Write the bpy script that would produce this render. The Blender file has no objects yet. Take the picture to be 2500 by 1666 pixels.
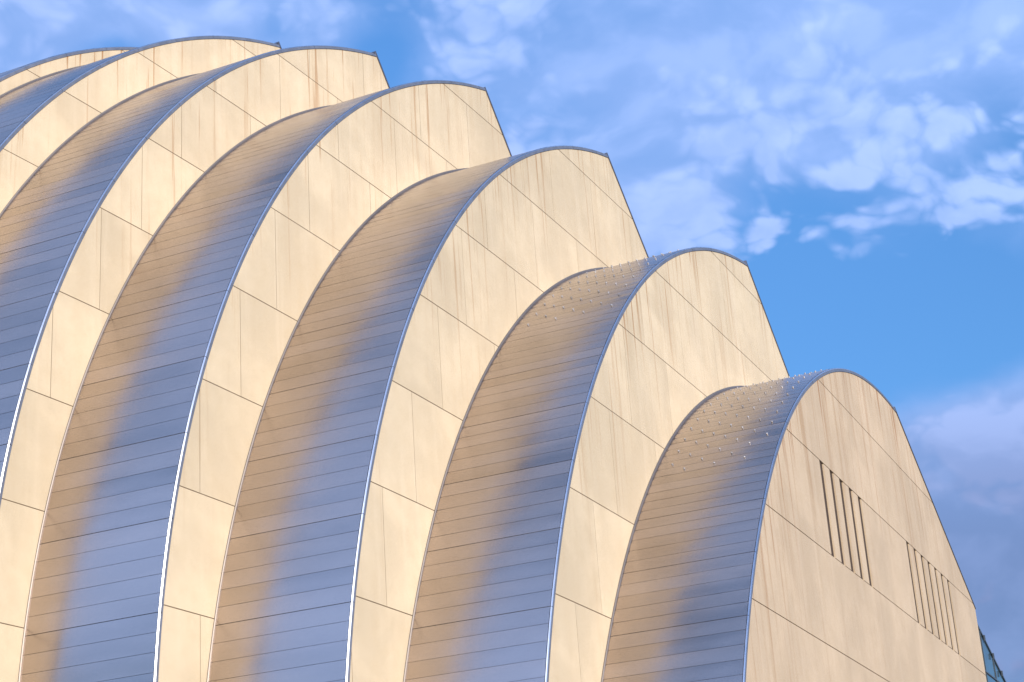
import bpy, math, random
from mathutils import Vector, Matrix
random.seed(7)
scene = bpy.context.scene
col = scene.collection
S = 1.6                      # metres per survey unit
EYE = 1.7                    # camera height above the ground

# ------------------------------------------------------------------ camera
RIGHT = Vector((0.4094520863, -0.9100995786, -0.0637788844))
DOWN = Vector((0.3023236907, 0.2013078796, -0.9317057066))
FWD = Vector((0.8607841629, 0.3622069777, 0.3575705948))
F_PX = 4389.37
cam_d = bpy.data.cameras.new('camera')
cam = bpy.data.objects.new('camera', cam_d)
col.objects.link(cam)
m = Matrix.Identity(4)
for i in range(3):
    m[i][0] = RIGHT[i]; m[i][1] = -DOWN[i]; m[i][2] = -FWD[i]
m[2][3] = EYE
cam.matrix_world = m
cam_d.sensor_width = 36.0
cam_d.lens = 36.0 * F_PX / 2500.0
cam_d.clip_start = 0.1
cam_d.clip_end = 20000
scene.camera = cam

# ------------------------------------------------------------------ sun, exposure
SUN_TO = Vector((-0.65, -0.66, 0.37)).normalized()
sun_el = math.asin(SUN_TO.z)
sun_az = math.atan2(SUN_TO.x, SUN_TO.y)
sun_d = bpy.data.lights.new('sun', 'SUN')
sun_d.energy = 4.6
sun_d.angle = math.radians(0.53)
sun_d.color = (1.0, 0.90, 0.76)
sun = bpy.data.objects.new('sun', sun_d)
col.objects.link(sun)
sun.rotation_euler = (-SUN_TO).to_track_quat('-Z', 'Y').to_euler()
sun.location = (-40, -30, 60)
vs = scene.view_settings
vs.view_transform = 'Standard'
vs.look = 'None'
vs.gamma = 1.0
vs.use_curve_mapping = False
vs.exposure = 0.75
scene.cycles.sample_clamp_direct = 3.0
scene.cycles.sample_clamp_indirect = 4.0
scene.cycles.use_denoising = True
scene.cycles.denoiser = 'OPENIMAGEDENOISE'
scene.cycles.denoising_input_passes = 'RGB'

# ------------------------------------------------------------------ node helpers
class N:
    def __init__(s, tree):
        s.t = tree; s.n = tree.nodes; s.l = tree.links
    def put(s, sock, v):
        if isinstance(v, bpy.types.NodeSocket): s.l.new(v, sock)
        elif v is not None: sock.default_value = v
    def math(s, op, a, b=None, c=None, clamp=False):
        nd = s.n.new('ShaderNodeMath'); nd.operation = op; nd.use_clamp = clamp
        s.put(nd.inputs[0], a); s.put(nd.inputs[1], b); s.put(nd.inputs[2], c)
        return nd.outputs[0]
    def vmath(s, op, a, b=None, scale=None):
        nd = s.n.new('ShaderNodeVectorMath'); nd.operation = op
        s.put(nd.inputs[0], a); s.put(nd.inputs[1], b)
        if scale is not None: s.put(nd.inputs['Scale'], scale)
        return nd.outputs['Value'] if op in ('DOT_PRODUCT', 'LENGTH') else nd.outputs[0]
    def comb(s, x, y, z):
        nd = s.n.new('ShaderNodeCombineXYZ')
        s.put(nd.inputs[0], x); s.put(nd.inputs[1], y); s.put(nd.inputs[2], z)
        return nd.outputs[0]
    def sep(s, v):
        nd = s.n.new('ShaderNodeSeparateXYZ'); s.put(nd.inputs[0], v); return nd.outputs
    def noise(s, vec, scale, detail=4, rough=0.5, dist=0.0, dim='3D', w=None):
        nd = s.n.new('ShaderNodeTexNoise'); nd.noise_dimensions = dim
        if vec is not None and 'Vector' in nd.inputs: s.put(nd.inputs['Vector'], vec)
        if w is not None: s.put(nd.inputs['W'], w)
        nd.inputs['Scale'].default_value = scale; nd.inputs['Detail'].default_value = detail
        nd.inputs['Roughness'].default_value = rough; nd.inputs['Distortion'].default_value = dist
        return nd.outputs['Fac'] if 'Fac' in nd.outputs else nd.outputs[0]
    def step(s, v, lo, hi, a=0.0, b=1.0, smooth=True):
        nd = s.n.new('ShaderNodeMapRange'); nd.interpolation_type = 'SMOOTHSTEP' if smooth else 'LINEAR'
        s.put(nd.inputs['Value'], v)
        nd.inputs['From Min'].default_value = lo; nd.inputs['From Max'].default_value = hi
        nd.inputs['To Min'].default_value = a; nd.inputs['To Max'].default_value = b
        return nd.outputs['Result']
    def mix(s, fac, a, b, mode='MIX'):
        nd = s.n.new('ShaderNodeMix'); nd.data_type = 'RGBA'; nd.blend_type = mode
        s.put(nd.inputs[0], fac)
        s.put(nd.inputs[6], (*a, 1) if isinstance(a, tuple) else a)
        s.put(nd.inputs[7], (*b, 1) if isinstance(b, tuple) else b)
        return nd.outputs[2]

# ------------------------------------------------------------------ world: sky with broken cloud
world = bpy.data.worlds.new('World')
scene.world = world
world.use_nodes = True
w = N(world.node_tree)
w.n.clear()
sky = w.n.new('ShaderNodeTexSky')
sky.sky_type = 'NISHITA'
sky.sun_disc = False
sky.sun_elevation = sun_el
sky.sun_rotation = sun_az
sky.altitude = 250
sky.air_density = 1.0
sky.dust_density = 0.4
sky.ozone_density = 3.0
gen = w.n.new('ShaderNodeTexCoord').outputs['Generated']
dirv_w = w.vmath('NORMALIZE', gen)
dx, dy, dz = w.sep(dirv_w)
az = w.math('MULTIPLY', w.math('ARCTAN2', dy, dx), 57.29578)
el = w.math('MULTIPLY', w.math('ARCSINE', dz), 57.29578)

def px_dir(x, y):
    d = RIGHT * ((x - 1250) / F_PX) + DOWN * ((y - 833) / F_PX) + FWD
    d.normalize()
    return math.degrees(math.atan2(d.y, d.x)), math.degrees(math.asin(d.z))

# banks and gaps of cloud, given by compass direction and height above the horizon:
# centre, half width and half height in degrees, strength
def bank(x, y, sx, sy, amp):
    a, e = px_dir(x, y)
    return a, e, sx / 76.0, sy / 76.0, amp
VEIL = [      # broad thin sheets
    bank(120, 80, 340, 130, .22), bank(480, 40, 190, 60, .14), bank(780, 30, 120, 60, .06),
    bank(1450, 190, 430, 230, .22), bank(2150, 110, 520, 170, .24), bank(1650, 520, 260, 140, .10),
    bank(2440, 1120, 280, 150, .30), bank(2480, 1420, 320, 240, .34), bank(1930, 820, 120, 110, .10),
    bank(930, 150, 100, 90, -.30), bank(290, 118, 80, 36, -.22), bank(660, 75, 60, 60, -.16),
    bank(2280, 760, 460, 170, -.40), bank(2200, 480, 330, 90, -.22), bank(1960, 640, 110, 70, -.20),
]
PUFF = [      # heaped pieces and the gaps between them
    bank(1150, 80, 190, 100, .12), bank(1330, 330, 130, 55, .07), bank(60, 40, 200, 90, .05),
    bank(1780, 365, 150, 75, .15), bank(2090, 275, 140, 46, .11), bank(2330, 290, 190, 46, .07),
    bank(2080, 430, 130, 42, .12), bank(1680, 500, 140, 52, .15), bank(1850, 565, 120, 58, .14),
    bank(1600, 610, 90, 40, .15), bank(2090, 535, 160, 30, .10), bank(2330, 545, 180, 44, .12),
    bank(2420, 415, 100, 38, .10), bank(2205, 645, 48, 30, .22), bank(2050, 620, 55, 24, .12),
    bank(2460, 1080, 240, 100, .12), bank(1230, 260, 160, 80, .03),
    bank(930, 150, 100, 100, -.24), bank(290, 118, 90, 40, -.20), bank(660, 75, 70, 60, -.14),
    bank(1950, 80, 500, 120, -.07), bank(2260, 770, 470, 150, -.36), bank(1990, 372, 75, 36, -.14),
    bank(1510, 440, 50, 40, -.10), bank(2060, 482, 150, 24, -.15), bank(2400, 635, 180, 50, -.22),
    bank(1610, 292, 60, 34, -.10), bank(1965, 650, 90, 60, -.16), bank(2260, 395, 130, 34, -.12),
    bank(2230, 225, 160, 30, -.08), bank(2450, 1350, 300, 180, -.10),
]
def field(banks):
    tot = None
    for a0, e0, sa, se, amp in banks:
        q1 = w.math('DIVIDE', w.math('SUBTRACT', az, a0), sa)
        q2 = w.math('DIVIDE', w.math('SUBTRACT', el, e0), se)
        g = w.math('EXPONENT', w.math('MULTIPLY', w.math('MULTIPLY_ADD', q1, q1, w.math('MULTIPLY', q2, q2)), -0.9))
        tot = w.math('MULTIPLY', g, amp) if tot is None else w.math('MULTIPLY_ADD', g, amp, tot)
    return tot
flat = w.vmath('MULTIPLY', dirv_w, (1.0, 1.0, 1.45))
warp = w.n.new('ShaderNodeTexNoise'); w.put(warp.inputs['Vector'], flat)
warp.inputs['Scale'].default_value = 11; warp.inputs['Detail'].default_value = 3
flat2 = w.vmath('ADD', flat, w.vmath('SCALE', w.vmath('SUBTRACT', warp.outputs['Color'], (.5, .5, .5)), scale=0.055))
n_big = w.noise(flat2, 7.0, 6, .48)
n_puff = w.noise(flat2, 20.0, 5, .46)
body = w.math('MULTIPLY_ADD', n_big, .55, w.math('MULTIPLY', n_puff, .45))
vor = w.n.new('ShaderNodeTexVoronoi'); vor.feature = 'F1'
w.put(vor.inputs['Vector'], w.vmath('ADD', flat2, w.vmath('SCALE', w.vmath('SUBTRACT', warp.outputs['Color'], (.5, .5, .5)), scale=0.03)))
vor.inputs['Scale'].default_value = 46; vor.inputs['Detail'].default_value = 1.0; vor.inputs['Roughness'].default_value = .55
heap = w.math('MULTIPLY', w.math('SUBTRACT', .62, vor.outputs['Distance']), .20)
veil = w.math('MULTIPLY', w.step(w.math('ADD', n_big, field(VEIL)), .30, .74), .86)
puff = w.math('MULTIPLY', w.step(w.math('ADD', w.math('ADD', body, heap), field(PUFF)), .435, .595), .92)
dens = w.math('SUBTRACT', 1.0, w.math('MULTIPLY', w.math('SUBTRACT', 1.0, veil), w.math('SUBTRACT', 1.0, puff)))
lift = w.math('MULTIPLY_ADD', puff, .45, .0)
# light side of the puffs: compare with the cloud a little way towards the zenith
up_s = w.vmath('ADD', flat2, (-0.004, -0.003, 0.014))
n_puff2 = w.noise(up_s, 20.0, 5, .46)
n_big2 = w.noise(up_s, 7.0, 6, .48)
rim = w.math('SUBTRACT', body, w.math('MULTIPLY_ADD', n_big2, .55, w.math('MULTIPLY', n_puff2, .45)))
lit = w.math('ADD', w.math('MULTIPLY', w.step(rim, -.06, .075), .55), lift, clamp=True)
low_e = w.step(el, 11.5, 20.5)
sky_col = w.mix(1.0, sky.outputs[0], (0.50, 0.80, 1.03), 'MULTIPLY')
even = w.step(el, 15, 33, 1.0, 1.38)          # a clear evening sky keeps its blue overhead
sky_col = w.mix(1.0, sky_col, w.comb(even, even, even), 'MULTIPLY')
SKYK = 0.10
shade_col = w.mix(low_e, (1.10, 1.42, 2.70), (1.70, 2.70, 5.25))
light_col = w.mix(low_e, (1.60, 1.98, 3.60), (2.70, 3.68, 6.45))
cloud_col = w.mix(lit, shade_col, light_col)
# cloud is brighter towards the sun's side of the sky and thinner-lit overhead
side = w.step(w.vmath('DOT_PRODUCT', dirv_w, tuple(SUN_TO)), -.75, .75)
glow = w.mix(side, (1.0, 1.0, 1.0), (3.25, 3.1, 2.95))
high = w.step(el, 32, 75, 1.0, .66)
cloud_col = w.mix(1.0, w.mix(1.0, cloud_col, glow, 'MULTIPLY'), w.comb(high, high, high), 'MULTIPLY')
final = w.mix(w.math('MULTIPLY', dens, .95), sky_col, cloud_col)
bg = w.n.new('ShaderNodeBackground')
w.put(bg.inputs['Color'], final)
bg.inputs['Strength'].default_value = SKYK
out = w.n.new('ShaderNodeOutputWorld')
w.l.new(bg.outputs[0], out.inputs[0])

# ------------------------------------------------------------------ survey of the seven arched walls
# yaw of the wall plane, offset, circle of the arched edge (centre u, z, radius), right-hand edge
ORDER = 'ABCDEFG'
YAW = dict(A=0.0, B=-.01275, C=-.02628, D=-.04227, E=-.06120, F=-.07554, G=-.0794)
OFF = dict(A=0.0, B=2.0473, C=4.0775, D=6.0122, E=7.8660, F=9.8636, G=12.1783)
CIR = dict(A=(-17.296, -3.295, 17.348), B=(-17.900, -.277, 17.566), C=(-18.743, 2.268, 17.803),
           D=(-19.578, 3.951, 18.056), E=(-20.554, 5.268, 17.902), F=(-21.246, 6.132, 17.718),
           G=(-21.876, 7.265, 16.812))
EDGE = dict(A=[(-16.42, 14.03), (-8.70, 10.27), (-8.58, -1.06)],
            B=[(-20.47, 17.10), (-11.80, 10.30), (-11.7, -1.06)],
            C=[(-23.18, 19.49), (-12.50, 10.30), (-12.4, -1.06)],
            D=[(-24.82, 21.18), (-14.60, 10.30), (-14.5, -1.06)],
            E=[(-25.88, 22.36), (-15.80, 10.30), (-15.7, -1.06)],
            F=[(-26.41, 23.09), (-16.80, 10.30), (-16.7, -1.06)],
            G=[(-26.80, 23.42), (-17.40, 10.30), (-17.3, -1.06)])
ZJ0, ZJD = 6.4005, 1.9858            # bed joints
MOD = 2.335                          # head joints
PHASE = dict(A=(-26.61, -25.44), B=(-25.07, -23.90), C=(-30.31, -31.47), D=(-32.91, -31.76),
             E=(-30.03, -28.83), F=None, G=None)        # even course, odd course
SEAM = dict(A=(12.94, .306), B=(11.224, .3085), C=(5.61, .3107), D=(3.89, .3127), E=(7.217, .3127),
            F=(7.2, .3127), G=(7.2, .3127))
DIRV = Vector((0.0197, 1.0, 0.0))
BASE_Z = -EYE / S
FASC = 0.082

def P0(k): return Vector((60.0, 8.0 + OFF[k], 0))
def AX(k): return Vector((math.cos(YAW[k]), math.sin(YAW[k]), 0))
def NR(k): return Vector((-math.sin(YAW[k]), math.cos(YAW[k]), 0))
def W(k, u, z, y=0.0):
    p = P0(k) + AX(k) * u + NR(k) * y
    return Vector((p.x * S, p.y * S, z * S + EYE))
def arc_uz(k, a, dr=0.0):
    cu, cz, r = CIR[k]
    if a < 0:
        return cu - r - dr, cz + a
    th = a / r
    return cu - (r + dr) * math.cos(th), cz + (r + dr) * math.sin(th)
def arc_end(k):
    cu, cz, r = CIR[k]
    u, z = EDGE[k][0]
    return math.atan2(z - cz, -(u - cu)) * r
def carry(k, k2, u, z, t, back=2.4):
    """point on wall k's plane moved the fraction t towards wall k2 along the roof's seams"""
    p = P0(k) + AX(k) * u
    if k2 is None:
        s = back
    else:
        n = NR(k2); s = n.dot(P0(k2) - p) / n.dot(DIRV)
    q = p + DIRV * (s * t)
    return Vector((q.x * S, q.y * S, z * S + EYE))
def behind(k):
    i = ORDER.index(k)
    return ORDER[i + 1] if i + 1 < len(ORDER) else None

# ------------------------------------------------------------------ materials
def new_mat(name):
    mt = bpy.data.materials.new(name); mt.use_nodes = True
    nt = N(mt.node_tree)
    b = mt.node_tree.nodes['Principled BSDF']
    return mt, nt, b

def concrete(k, base, stain, streak):
    mt, n, b = new_mat('concrete_' + k)
    geo = n.n.new('ShaderNodeNewGeometry').outputs['Position']
    p0 = P0(k) * S
    u = n.math('MULTIPLY_ADD', n.vmath('DOT_PRODUCT', n.vmath('SUBTRACT', geo, tuple(p0)), tuple(AX(k))), 1 / S, 0.0)
    z = n.math('MULTIPLY', n.math('SUBTRACT', n.sep(geo)[2], EYE), 1 / S)
    cu, cz, r = CIR[k]
    du = n.math('SUBTRACT', u, cu)
    top = n.math('ADD', n.math('SQRT', n.math('MAXIMUM', n.math('SUBTRACT', r * r, n.math('MULTIPLY', du, du)), .01)), cz)
    drop = n.math('MAXIMUM', n.math('SUBTRACT', top, z), 0.0)      # depth below the arched edge
    seed = ord(k) * 13.7
    uz = n.comb(u, seed, z)
    # cloudy tone of cast concrete
    m1 = n.noise(uz, .55, 5, .6, .4)
    m2 = n.noise(uz, 3.2, 5, .6)
    fine = n.noise(uz, 38.0, 3, .6)
    # rain streaks: stretched down the wall
    st1 = n.noise(n.comb(u, seed + 3, n.math('MULTIPLY', z, .045)), 3.4, 5, .6)
    st2 = n.noise(n.comb(u, seed + 9, n.math('MULTIPLY', z, .03)), 9.0, 3, .55)
    ln = n.step(n.noise(n.comb(u, seed + 21, 0.0), 1.3, 2, .5), .35, .7, .7, 3.4)
    fade = n.math('EXPONENT', n.math('MULTIPLY', n.math('DIVIDE', drop, ln), -1.0))
    fade = n.math('MULTIPLY', fade, n.step(n.math('DIVIDE', du, r), -.96, -.62, .22, 1.0))
    rust = n.math('MULTIPLY', n.step(st2, .56 if k in 'AB' else .575, .68), fade)
    soft = n.math('MULTIPLY', n.step(st1, .50, .68), n.math('MULTIPLY_ADD', fade, .85, .15))
    pale = n.step(st1, .46, .34)
    info = n.n.new('ShaderNodeObjectInfo').outputs['Random']
    c = n.mix(n.step(m1, .35, .68), tuple(x * .91 for x in base), tuple(min(1, x * 1.07) for x in base))
    c = n.mix(n.math('MULTIPLY', n.step(m2, .4, .7), .22), c, (base[0] * .86, base[1] * .82, base[2] * .74))
    c = n.mix(n.math('MULTIPLY', pale, .25), c, (min(1, base[0] * 1.12), base[1] * 1.14, base[2] * 1.2))
    c = n.mix(n.math('MULTIPLY', soft, streak), c, (base[0] * .72, base[1] * .61, base[2] * .50))
    c = n.mix(n.math('MULTIPLY', rust, stain), c, (base[0] * .60, base[1] * .40, base[2] * .26))
    tone = n.math('MULTIPLY_ADD', info, .11, .945)
    tone = n.math('MULTIPLY', tone, n.math('MULTIPLY_ADD', fine, .08, .96))
    c = n.mix(1.0, c, n.comb(tone, tone, tone), 'MULTIPLY')
    n.put(b.inputs['Base Color'], c)
    b.inputs['Roughness'].default_value = .82
    b.inputs['Specular IOR Level'].default_value = .25
    bp = n.n.new('ShaderNodeBump'); bp.inputs['Strength'].default_value = .12; bp.inputs['Distance'].default_value = .01
    n.put(bp.inputs['Height'], n.math('MULTIPLY_ADD', m2, .6, n.math('MULTIPLY', fine, .3)))
    n.put(b.inputs['Normal'], bp.outputs[0])
    return mt

CONC = {}
for k in ORDER:
    base = (.362, .282, .196) if k == 'A' else (.392, .325, .228)
    CONC[k] = concrete(k, base, 1.0 if k in 'ABFG' else .85, .78 if k == 'A' else .26)

def steel(name, base, rough, bump=.25, var=.06, rvar=.0):
    mt, n, b = new_mat(name)
    geo = n.n.new('ShaderNodeNewGeometry').outputs['Position']
    info = n.n.new('ShaderNodeObjectInfo').outputs['Random']
    dirt = n.noise(n.vmath('MULTIPLY', geo, (1, .25, 1)), 1.1, 3, .5)
    t = n.math('MULTIPLY_ADD', info, var, n.step(dirt, .35, .7, .97 - var, 1.03 - var))
    n.put(b.inputs['Base Color'], n.mix(1.0, base, n.comb(t, t, t), 'MULTIPLY'))
    b.inputs['Metallic'].default_value = 1.0
    n.put(b.inputs['Roughness'], n.math('MULTIPLY_ADD', info, rvar, n.math('MULTIPLY_ADD', dirt, .10, rough - .05 - rvar / 2)))
    if bump:
        bp = n.n.new('ShaderNodeBump'); bp.inputs['Strength'].default_value = bump; bp.inputs['Distance'].default_value = .02
        n.put(bp.inputs['Height'], n.noise(n.vmath('MULTIPLY', geo, (1, .45, 1.3)), .9, 2, .5))
        n.put(b.inputs['Normal'], bp.outputs[0])
    return mt
M_STEEL = steel('stainless_sheet', (.51, .435, .39), .28, bump=0, var=.07, rvar=.08)
M_FASC = steel('fascia_steel', (.50, .51, .54), .26, bump=0)
M_FACE = None
M_FLASH = steel('flashing_steel', (.22, .19, .17), .6, bump=0)
M_EDGE = steel('dark_coping', (.16, .16, .18), .5, bump=0)
M_STUD = steel('stud_steel', (.50, .49, .49), .5, bump=0, var=.35)
def plain(name, base, rough, spec=.3, metal=0.0):
    mt, n, b = new_mat(name)
    geo = n.n.new('ShaderNodeNewGeometry').outputs['Position']
    t = n.step(n.noise(geo, 2.5, 4, .6), .3, .7, .85, 1.12)
    n.put(b.inputs['Base Color'], n.mix(1.0, base, n.comb(t, t, t), 'MULTIPLY'))
    b.inputs['Roughness'].default_value = rough
    b.inputs['Specular IOR Level'].default_value = spec
    b.inputs['Metallic'].default_value = metal
    return mt
M_FACE = plain('fascia_paint', (.078, .092, .128), .55, .35)
M_JOINT = plain('joint_sealant', (.10, .070, .043), .9)
M_UNDER = plain('roof_membrane', (.05, .05, .055), .8)
M_LOUV = plain('louver_brown', (.055, .038, .029), .8, .1)
M_GROUND = plain('paving', (.23, .215, .19), .9)
M_FRAME = plain('steel_frame', (.035, .045, .055), .4, .5)
mt, n, b = new_mat('tinted_glass')
b.inputs['Base Color'].default_value = (.02, .045, .065, 1)
n.put(b.inputs['Roughness'], n.step(n.noise(n.n.new('ShaderNodeNewGeometry').outputs['Position'], .6, 2), .3, .7, .12, .2))
b.inputs['Specular IOR Level'].default_value = .5
b.inputs['IOR'].default_value = 1.42
M_GLASS = mt

# ------------------------------------------------------------------ object helpers
def mesh_obj(name, verts, faces, mat, parent=None, smooth=False, flat_faces=()):
    c = Vector((0, 0, 0))
    for v in verts: c += v
    c /= len(verts)
    me = bpy.data.meshes.new(name)
    me.from_pydata([tuple(v - c) for v in verts], [], faces)
    me.materials.append(mat)
    if smooth:
        me.polygons.foreach_set('use_smooth', [i not in flat_faces for i in range(len(faces))])
    me.update()
    o = bpy.data.objects.new(name, me)
    col.objects.link(o)
    o.location = c
    if parent is not None:
        o.parent = parent
        o.matrix_parent_inverse = Matrix.Translation(-world_loc(parent))
    return o
WLOC = {}
def world_loc(o):
    if o.parent is None: return Vector(o.location)
    return Vector(o.location)          # every location here is already given in world metres
def box_uz(k, u0, u1, z0, z1, y0, y1):
    v = [W(k, u, z, y) for y in (y0, y1) for (u, z) in ((u0, z0), (u1, z0), (u1, z1), (u0, z1))]
    f = [(0, 1, 2, 3), (7, 6, 5, 4), (0, 4, 5, 1), (1, 5, 6, 2), (2, 6, 7, 3), (3, 7, 4, 0)]
    return v, f
def prism(k, poly, y0, y1):
    n_ = len(poly)
    v = [W(k, u, z, y0) for u, z in poly] + [W(k, u, z, y1) for u, z in poly]
    f = [tuple(range(n_)), tuple(range(2 * n_ - 1, n_ - 1, -1))]
    for i in range(n_):
        j = (i + 1) % n_
        f.append((j, i, n_ + i, n_ + j))
    return v, f
def clip(poly, axis, lim, keep_greater):
    outp = []
    for i in range(len(poly)):
        a, b_ = poly[i - 1], poly[i]
        ina = (a[axis] >= lim) == keep_greater or a[axis] == lim
        inb = (b_[axis] >= lim) == keep_greater or b_[axis] == lim
        if ina != inb:
            t = (lim - a[axis]) / (b_[axis] - a[axis])
            outp.append((a[0] + (b_[0] - a[0]) * t, a[1] + (b_[1] - a[1]) * t))
        if inb: outp.append(b_)
    return outp
def clean(poly):
    r = []
    for p in poly:
        if not r or math.hypot(p[0] - r[-1][0], p[1] - r[-1][1]) > 1e-4: r.append(p)
    if len(r) > 1 and math.hypot(r[0][0] - r[-1][0], r[0][1] - r[-1][1]) < 1e-4: r.pop()
    return r
def area(poly):
    return .5 * sum(poly[i - 1][0] * poly[i][1] - poly[i][0] * poly[i - 1][1] for i in range(len(poly)))
def outline(k, inset, step=.35, edge_in=.0):
    """counter-clockwise (u, z) outline of wall k, pulled in from the arch by inset"""
    pts = []
    cu, cz, r = CIR[k]
    e = EDGE[k]
    pts.append((e[2][0] - edge_in, BASE_Z)); pts.append((e[1][0] - edge_in, e[1][1]))
    # where the right-hand edge meets the inset arc
    (u0, z0), (u1, z1) = e[0], e[1]
    t = 0.0
    while math.hypot(u0 - edge_in + (u1 - u0) * t - cu, z0 + (z1 - z0) * t - cz) > r - inset and t < .5: t += .0005
    pts.append((u0 - edge_in + (u1 - u0) * t, z0 + (z1 - z0) * t))
    a1 = math.atan2(pts[-1][1] - cz, -(pts[-1][0] - cu)) * r
    nst = max(4, int(a1 / step))
    a_low = 0.0
    for i in range(1, nst + 1):
        a = a1 + (a_low - a1) * i / nst
        u, z = arc_uz(k, a, -inset)
        if z > BASE_Z: pts.append((u, z))
    if cz > BASE_Z: pts.append((cu - r + inset, BASE_Z))
    else: pts.append((cu - math.sqrt((r - inset) ** 2 - (BASE_Z - cz) ** 2), BASE_Z))
    return clean(pts)
def inside_wall(k, u, z, margin):
    cu, cz, r = CIR[k]
    if u < cu and z < cz: ok = u > cu - r + margin
    else: ok = math.hypot(u - cu, z - cz) < r - margin
    (u0, z0), (u1, z1), _ = EDGE[k]
    right = u0 + (z - z0) / (z1 - z0) * (u1 - u0) if z > z1 else u1
    return ok and u < right - margin

# ------------------------------------------------------------------ ground
g = 6000.0
gv = [Vector((-g, -g, 0)), Vector((g, -g, 0)), Vector((g, g, 0)), Vector((-g, g, 0))]
ground = mesh_obj('ground', gv, [(0, 1, 2, 3)], M_GROUND)
ground['kind'] = 'structure'

# ------------------------------------------------------------------ the concert hall
hall = bpy.data.objects.new('concert_hall', None)
col.objects.link(hall)
hall.location = W('C', -24, BASE_Z, 3)
hall['label'] = 'tan concrete and stainless steel concert hall of seven stepped arched shells'
hall['category'] = 'building'

WALL_LABEL = dict(
    A='broad streaked concrete wall with two groups of dark vertical slots',
    B='arched concrete wall above the studded roof beside the slotted wall',
    G='arched concrete wall behind all the others, only its stained top showing')
ROOF_LABEL = dict(A='short studded steel roof ending at the slotted wall',
                  B='studded steel roof between the second and third walls')
TH = .06
for k in ORDER:
    nearer = ORDER[ORDER.index(k) - 1] if k != 'A' else None
    # the wall body behind the cladding; its edges show in the joints
    body_poly = outline(k, FASC + .004, edge_in=.02)
    TH = .06
    v, f = prism(k, body_poly, TH - .012 if k == 'A' else .0012, .42)
    wall = mesh_obj('arched_wall', v, f, M_JOINT, hall)
    if k in WALL_LABEL: wall['label'] = WALL_LABEL[k]
    full = outline(k, FASC + .002, edge_in=.025)
    # plinth below the lowest course in the picture
    z_low = ZJ0 - 2 * ZJD
    base = clean(clip(full, 1, z_low - .008, False))
    v, f = prism(k, base, 0.0, TH)
    mesh_obj('plinth', v, f, CONC[k], wall)
    ztop = max(p[1] for p in full)
    for nc in range(-2, 10):
        z0, z1 = ZJ0 + nc * ZJD + .009, ZJ0 + (nc + 1) * ZJD - .009
        if z0 > ztop - .02: break
        band = clip(clip(full, 1, z0, True), 1, z1, False)
        if len(band) < 3: continue
        ul, ur = min(p[0] for p in band), max(p[0] for p in band)
        cuts = []                        # (u0, u1) of each panel
        if k == 'A' and nc == 1:
            e = [ul]
            for i in range(5):
                s0 = -25.433 + .7935 * i
                e += [s0, s0 + .335]
            e += [-19.72 - .004, -19.72 + .004]
            for i in range(7):
                s0 = -17.495 + .8145 * i
                e += [s0, s0 + .325]
            e.append(ur)
            cuts = [(e[i], e[i + 1]) for i in range(0, len(e), 2)]
        elif PHASE[k]:
            md = MOD if k != 'A' else MOD * 2
            gp = .0065 if k != 'A' else .002
            ph = PHASE[k][nc % 2]
            e = [ul]
            x = ph + math.floor((ul - ph) / md + 1) * md
            while x < ur - .05:
                if x > ul + .05: e += [x - gp, x + gp]
                x += md
            e.append(ur)
            cuts = [(e[i], e[i + 1]) for i in range(0, len(e), 2)]
        else:
            cuts = [(ul, ur)]
        for c0, c1 in cuts:
            poly = clean(clip(clip(band, 0, c0, True), 0, c1, False))
            if len(poly) < 3 or abs(area(poly)) < .004: continue
            if nearer and all(inside_wall(nearer, pu + .02, pz, .35) for pu, pz in poly): continue
            v, f = prism(k, poly, random.uniform(-.0022, -.0004), TH)
            mesh_obj('concrete_panel', v, f, CONC[k], wall)
    # louvres behind the slots of the front wall
    if k == 'A':
        for s0, num, stp, wd in ((-25.433, 5, .7935, .335), (-17.495, 7, .8145, .325)):
            for i in range(num):
                a = s0 + stp * i
                v, f = box_uz('A', a + .002, a + wd - .002, ZJ0 + ZJD + .01, ZJ0 + 2 * ZJD - .009, TH - .028, TH)
                lv = mesh_obj('slot_louver', v, f, M_LOUV, wall)
    # dark coping down the right-hand edge, with the small upstand at the corner
    (u0, z0), (u1, z1), (u2, z2) = EDGE[k]
    du, dz_ = u1 - u0, z1 - z0
    L = math.hypot(du, dz_); tx, tz = du / L, dz_ / L; nx, nz = -tz, tx
    w_in = .028
    poly = [(u0 - tx * .03 - nx * w_in, z0 - tz * .03 - nz * w_in), (u1 - nx * w_in, z1 - nz * w_in),
            (u1 + nx * .022, z1 + nz * .022), (u0 - tx * .06 + nx * .022, z0 - tz * .06 + nz * .022)]
    poly = [(a, b_) for a, b_ in poly]
    if area(poly) < 0: poly.reverse()
    v, f = prism(k, poly, -.02, .42)
    mesh_obj('edge_coping', v, f, M_EDGE, wall)

    # ---------------------------------------------------------- the steel roof of this shell
    k2 = behind(k)
    a_end = arc_end(k)
    seam0, pitch = SEAM[k]
    cu, cz, r = CIR[k]
    a_min = (BASE_Z - cz) if cz > BASE_Z else math.asin((BASE_Z - cz) / r) * r
    # under-roof: one smooth curved deck just below the sheets
    aa = [a_min + (a_end - a_min) * i / 90 for i in range(91)]
    v, f = [], []
    for a in aa:
        u, z = arc_uz(k, a, -.016)
        v += [carry(k, k2, u, z, .012), carry(k, k2, u, z, .998)]
    f = [(2 * i, 2 * i + 2, 2 * i + 3, 2 * i + 1) for i in range(90)]
    roof = mesh_obj('metal_roof', v, f, M_UNDER, hall, smooth=True)
    if k in ROOF_LABEL: roof['label'] = ROOF_LABEL[k]
    # sheets
    i0 = math.floor((a_min - seam0) / pitch); i1 = math.ceil((a_end - seam0) / pitch)
    rest_v, rest_f, rest_flat = [], [], []
    NV, NT = 6, 9
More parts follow.
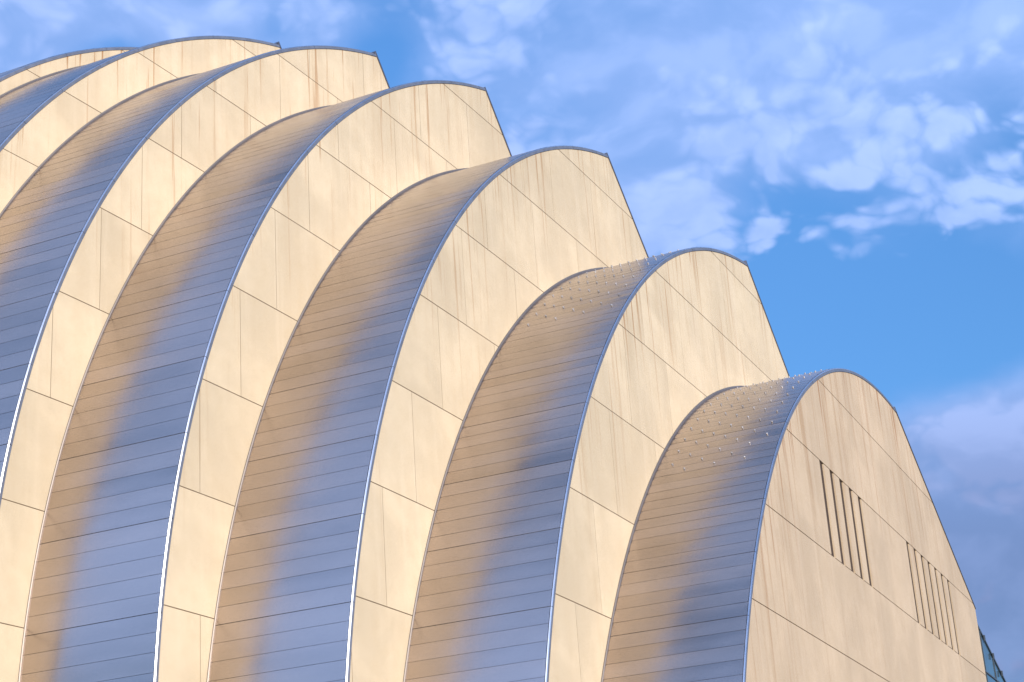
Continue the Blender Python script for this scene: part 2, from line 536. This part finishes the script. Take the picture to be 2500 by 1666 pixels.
    for i in range(i0, i1):
        heavy0, heavy1 = i % 5 == 0, (i + 1) % 5 == 0
        a0 = max(seam0 + i * pitch + (.0055 if heavy0 else .0028), a_min)
        a1 = min(seam0 + (i + 1) * pitch - (.0055 if heavy1 else .0028), a_end)
        if a1 - a0 < .03: continue
        rnd = random.Random(ord(k) * 1000 + i)
        bow = rnd.uniform(.0008, .0022) ; bow_l = rnd.uniform(.002, .0055); bow_r = rnd.uniform(-.0005, .003)
        bk = dict(A=1.0, B=.8, C=.6, D=.35, E=.3, F=.3, G=.3)[k]
        bow *= bk; bow_l *= bk; bow_r *= bk
        tilt = rnd.uniform(-.0015, .0015); lean = rnd.uniform(-.001, .001)
        vv, ff, flat = [], [], set()
        ts = [.006, .03, .07, .12, .18, .25, .32, .39, .46, .53, .60, .67, .74, .80, .86, .91, .95, .98, .997]
        wf, wp, wa = rnd.uniform(1.6, 3.4), rnd.random(), rnd.uniform(.0006, .0022) * (.55 + .45 * bk)
        wg, wq, wb = rnd.uniform(4.0, 7.0), rnd.random(), rnd.uniform(.0002, .0006) * (.55 + .45 * bk)
        for it, t in enumerate(ts):
            amp = bow + bow_l * math.exp(-(1 - t) / .16) + bow_r * math.exp(-t / .15)
            for iv in range(NV + 1):
                q = iv / NV
                a = a0 + (a1 - a0) * q
                h = amp * math.sin(math.pi * q) ** 1.0 * (1 - .35 * math.cos(math.pi * q)) + tilt * (q - .5) + lean * (t - .5) * (1 - q)
                h += (wa * math.sin(6.283 * (wf * t + wp)) + wb * math.sin(6.283 * (wg * t + wq))) * (.35 + .65 * math.sin(math.pi * q))
                if iv in (0,): h += .001            # lower edge laps over the sheet below
                u, z = arc_uz(k, a, h)
                vv.append(carry(k, k2, u, z, t))
        for it in range(len(ts) - 1):
            for iv in range(NV):
                p = it * (NV + 1) + iv
                ff.append((p, p + 1, p + NV + 2, p + NV + 1))
        # folded-down lower and upper edges
        nb = len(vv)
        for it, t in enumerate(ts):
            for a in (a0, a1):
                u, z = arc_uz(k, a, -.015)
                vv.append(carry(k, k2, u, z, t))
        nt_ = len(vv)
        for it in range(len(ts)):                    # own copies of the rim, so the fold stays crisp
            vv.append(vv[it * (NV + 1)].copy()); vv.append(vv[it * (NV + 1) + NV].copy())
        for it in range(len(ts) - 1):
            p = nt_ + it * 2; b0 = nb + it * 2
            flat.add(len(ff)); ff.append((p, p + 2, b0 + 2, b0))
            flat.add(len(ff)); ff.append((p + 3, p + 1, b0 + 1, b0 + 3))
        # is it in the picture and large enough to be a piece of its own?
        def seen(pt):
            d = pt - Vector((0, 0, EYE)); zc = d.dot(FWD)
            return (1250 + F_PX * d.dot(RIGHT) / zc, 833 + F_PX * d.dot(DOWN) / zc)
        um, zm = arc_uz(k, (a0 + a1) / 2)
        s0_, s1_ = seen(carry(k, k2, um, zm, 0)), seen(carry(k, k2, um, zm, 1))
        onscr = max(s0_[0], s1_[0]) > -10 and min(s0_[1], s1_[1]) < 1680
        ua, za = arc_uz(k, a0); ub, zb = arc_uz(k, a1)
        pa, pb = seen(carry(k, k2, ua, za, .3)), seen(carry(k, k2, ub, zb, .3))
        mid = carry(k, k2, um, zm, .3)
        th_m = (a0 + a1) / 2 / r
        face = Vector((-math.cos(th_m), 0, math.sin(th_m))).dot(Vector((0, 0, EYE)) - mid) > 0
        big = math.hypot(pa[0] - pb[0], pa[1] - pb[1]) > (13.5 if k in 'AB' else 16.5)
        if onscr and face and big and k != 'G':
            mesh_obj('roof_sheet', vv, ff, M_STEEL, roof, smooth=True, flat_faces=flat)
        else:
            o_ = len(rest_v)
            rest_flat += [len(rest_f) + x for x in flat]
            rest_v += vv; rest_f += [tuple(x + o_ for x in q) for q in ff]
    if rest_v:
        o = mesh_obj('crown_sheeting', rest_v, rest_f, M_STEEL, roof, smooth=True, flat_faces=set(rest_flat))
        o['kind'] = 'stuff'
    # rounded steel fascia along the arched edge, in lengths that break at every fifth seam
    prof = [(-.012, .09), (-.012, .030), (-.001, .006), (-.0075, -.0015), (-.0140, -.0080), (-.0210, -.0143),
            (-FASC, -.0148), (-FASC, .03)]
    j0 = math.floor((a_min - seam0) / (5 * pitch)); j1 = math.ceil((a_end - seam0) / (5 * pitch))
    for j in range(j0, j1):
        b0 = max(seam0 + j * 5 * pitch + .004, a_min); b1 = min(seam0 + (j + 1) * 5 * pitch - .004, a_end + .02)
        if b1 - b0 < .05: continue
        off = random.uniform(-.0015, .0015)
        vv = []; ff = []
        nst = 8
        for i in range(nst + 1):
            a = b0 + (b1 - b0) * i / nst
            for dr, y in prof:
                u, z = arc_uz(k, a, dr)
                vv.append(W(k, u, z, y + off))
        npf = len(prof); flat = set(); painted = set()
        for i in range(nst):
            for q in range(npf - 1):
                p = i * npf + q
                flat.add(len(ff))
                if q >= 5: painted.add(len(ff))
                ff.append((p, p + 1, p + npf + 1, p + npf))
        nb = len(vv); vv += vv[:npf] + vv[nst * npf:nst * npf + npf]
        flat.add(len(ff)); ff.append(tuple(range(nb + npf - 1, nb - 1, -1)))
        flat.add(len(ff)); ff.append(tuple(range(nb + npf, nb + 2 * npf)))
        fo = mesh_obj('fascia', vv, ff, M_FASC, roof, smooth=True, flat_faces=flat)
        fo.data.materials.append(M_FACE)
        for q in painted: fo.data.polygons[q].material_index = 1
    # upstand flashing where the roof meets the next wall
    if k2:
        vv, ff = [], []
        nst = 110
        for i in range(nst + 1):
            a = a_min + (a_end - a_min) * i / nst
            rise = .030 + .035 * max(0.0, min(1.0, (a / r - .55) / .6))
            for dr, yb in ((-.02, -.030), (rise * .55, -.030), (rise, -.016), (rise, .004)):
                u, z = arc_uz(k, a, dr)
                q = carry(k, k2, u, z, 1.0)
                q = q + NR(k2) * (yb * S)
                vv.append(q)
        for i in range(nst):
            for q in range(3):
                p = i * 4 + q
                ff.append((p, p + 1, p + 5, p + 4))
        mesh_obj('wall_flashing', vv, ff, M_FLASH, roof, smooth=False)
        # sloping end roof that closes the shell behind the right-hand edge
        vv = [carry(k, k2, eu - .03, ez - .04, t) for t in (.18, .995) for eu, ez in EDGE[k]]
        mesh_obj('end_roof', vv, [(0, 1, 4, 3), (1, 2, 5, 4)], M_EDGE, roof)
    # snow studs
    if k in 'AB':
        if 'STUD' not in globals():
            STUD = bpy.data.meshes.new('stud')
            sv, sf = [], []
            rings = [(.036, -.01), (.036, .004), (.018, .007), (.018, .018), (.032, .022), (.032, .040), (.025, .046)]
            for rr, hh in rings:
                for q in range(10):
                    sv.append((rr * math.cos(q * math.pi / 5), rr * math.sin(q * math.pi / 5), hh))
            for i in range(len(rings) - 1):
                for q in range(10):
                    sf.append((i * 10 + q, i * 10 + (q + 1) % 10, i * 10 + 10 + (q + 1) % 10, i * 10 + 10 + q))
            sf.append(tuple(range(60, 70)))
            STUD.from_pydata(sv, [], sf); STUD.materials.append(M_STUD); STUD.update()
        bottoms = {'A': (14.90, 14.60, .3045), 'B': (15.00, 15.30, .3025)}[k]
        span_len = lambda a: (NR(k2).dot(P0(k2) - (P0(k) + AX(k) * arc_uz(k, a)[0])) / NR(k2).dot(DIRV))
        for j in range(1, 8):
            a = bottoms[0] if j % 2 else bottoms[1]
            if k == 'A' and j == 1: a += 2 * bottoms[2]
            while a < 24.2:
                u, z = arc_uz(k, a, .002)
                pos = carry(k, k2, u, z, .298 * j / span_len(a))
                th = a / r
                nrm = AX(k) * (-math.cos(th)) + Vector((0, 0, math.sin(th)))
                o = bpy.data.objects.new('stud', STUD)
                col.objects.link(o)
                mw = nrm.to_track_quat('Z', 'Y').to_matrix().to_4x4()
                mw.translation = pos
                o.parent = roof
                o.matrix_parent_inverse = Matrix.Translation(-world_loc(roof))
                o.matrix_basis = mw
                a += 2 * bottoms[2]

# ------------------------------------------------------------------ glazed lobby end beside the slotted wall
lob_y = .30
u_a, u_b = -8.4, 8.8
slope = (8.999 - 10.0995) / (-3.189 + 6.7175)
def ztop_l(u): return 10.0995 + slope * (u + 6.7175)
beam_poly = [(u_a, ztop_l(u_a) - .07), (u_b, ztop_l(u_b) - .07), (u_b, ztop_l(u_b)), (u_a, ztop_l(u_a))]
v, f = prism('A', beam_poly, lob_y - .03, lob_y + .05)
lobby = mesh_obj('glazed_lobby', v, f, M_FRAME, hall)
lobby['label'] = 'dark teal glass lobby end sloping away behind the slotted wall'
zr = [BASE_Z] + [8.81 - 2.0 * i for i in range(4, -1, -1)] + [12]
uu = [-8.4 + 1.72 * i for i in range(11)]
for i in range(10):
    for j in range(len(zr) - 1):
        p = [(uu[i] + .02, zr[j] + .02), (uu[i + 1] - .02, zr[j] + .02), (uu[i + 1] - .02, zr[j + 1] - .02), (uu[i] + .02, zr[j + 1] - .02)]
        q = []
        for a in range(4):            # trim below the sloping beam
            s_, e_ = p[a - 1], p[a]
            fs, fe = ztop_l(s_[0]) - .075 - s_[1], ztop_l(e_[0]) - .075 - e_[1]
            if (fs >= 0) != (fe >= 0):
                t = fs / (fs - fe); q.append((s_[0] + (e_[0] - s_[0]) * t, s_[1] + (e_[1] - s_[1]) * t))
            if fe >= 0: q.append(e_)
        q = clean(q)
        if len(q) < 3 or abs(area(q)) < .02: continue
        v, f = prism('A', q, lob_y, lob_y + .015)
        mesh_obj('glass_pane', v, f, M_GLASS, lobby)
for zz in zr[1:-1]:
    u_e = min(u_b, -6.7175 + (zz - 10.0995) / slope)
    v, f = box_uz('A', u_a, u_e - .1, zz - .018, zz + .018, lob_y - .03, lob_y + .05)
    mesh_obj('mullion', v, f, M_FRAME, lobby)
for x in uu[1:]:
    if x > u_b: break
    v, f = box_uz('A', x - .016, x + .016, BASE_Z, ztop_l(x) - .06, lob_y - .024, lob_y + .046)
    mesh_obj('mullion', v, f, M_FRAME, lobby)
for i in range(9):
    x = -6.3 + 1.15 * i
    v, f = box_uz('A', x - .05, x + .05, ztop_l(x) - .20, ztop_l(x) - .03, lob_y - .08, lob_y - .04)
    mesh_obj('glass_clamp', v, f, M_FRAME, lobby)
vv = [W('A', u_a, ztop_l(u_a), lob_y), W('A', u_b, ztop_l(u_b), lob_y), W('A', u_b + .5, ztop_l(u_b), lob_y + 16), W('A', u_a + .5, ztop_l(u_a), lob_y + 16)]
mesh_obj('glass_roof', vv, [(0, 1, 2, 3)], M_GLASS, lobby)
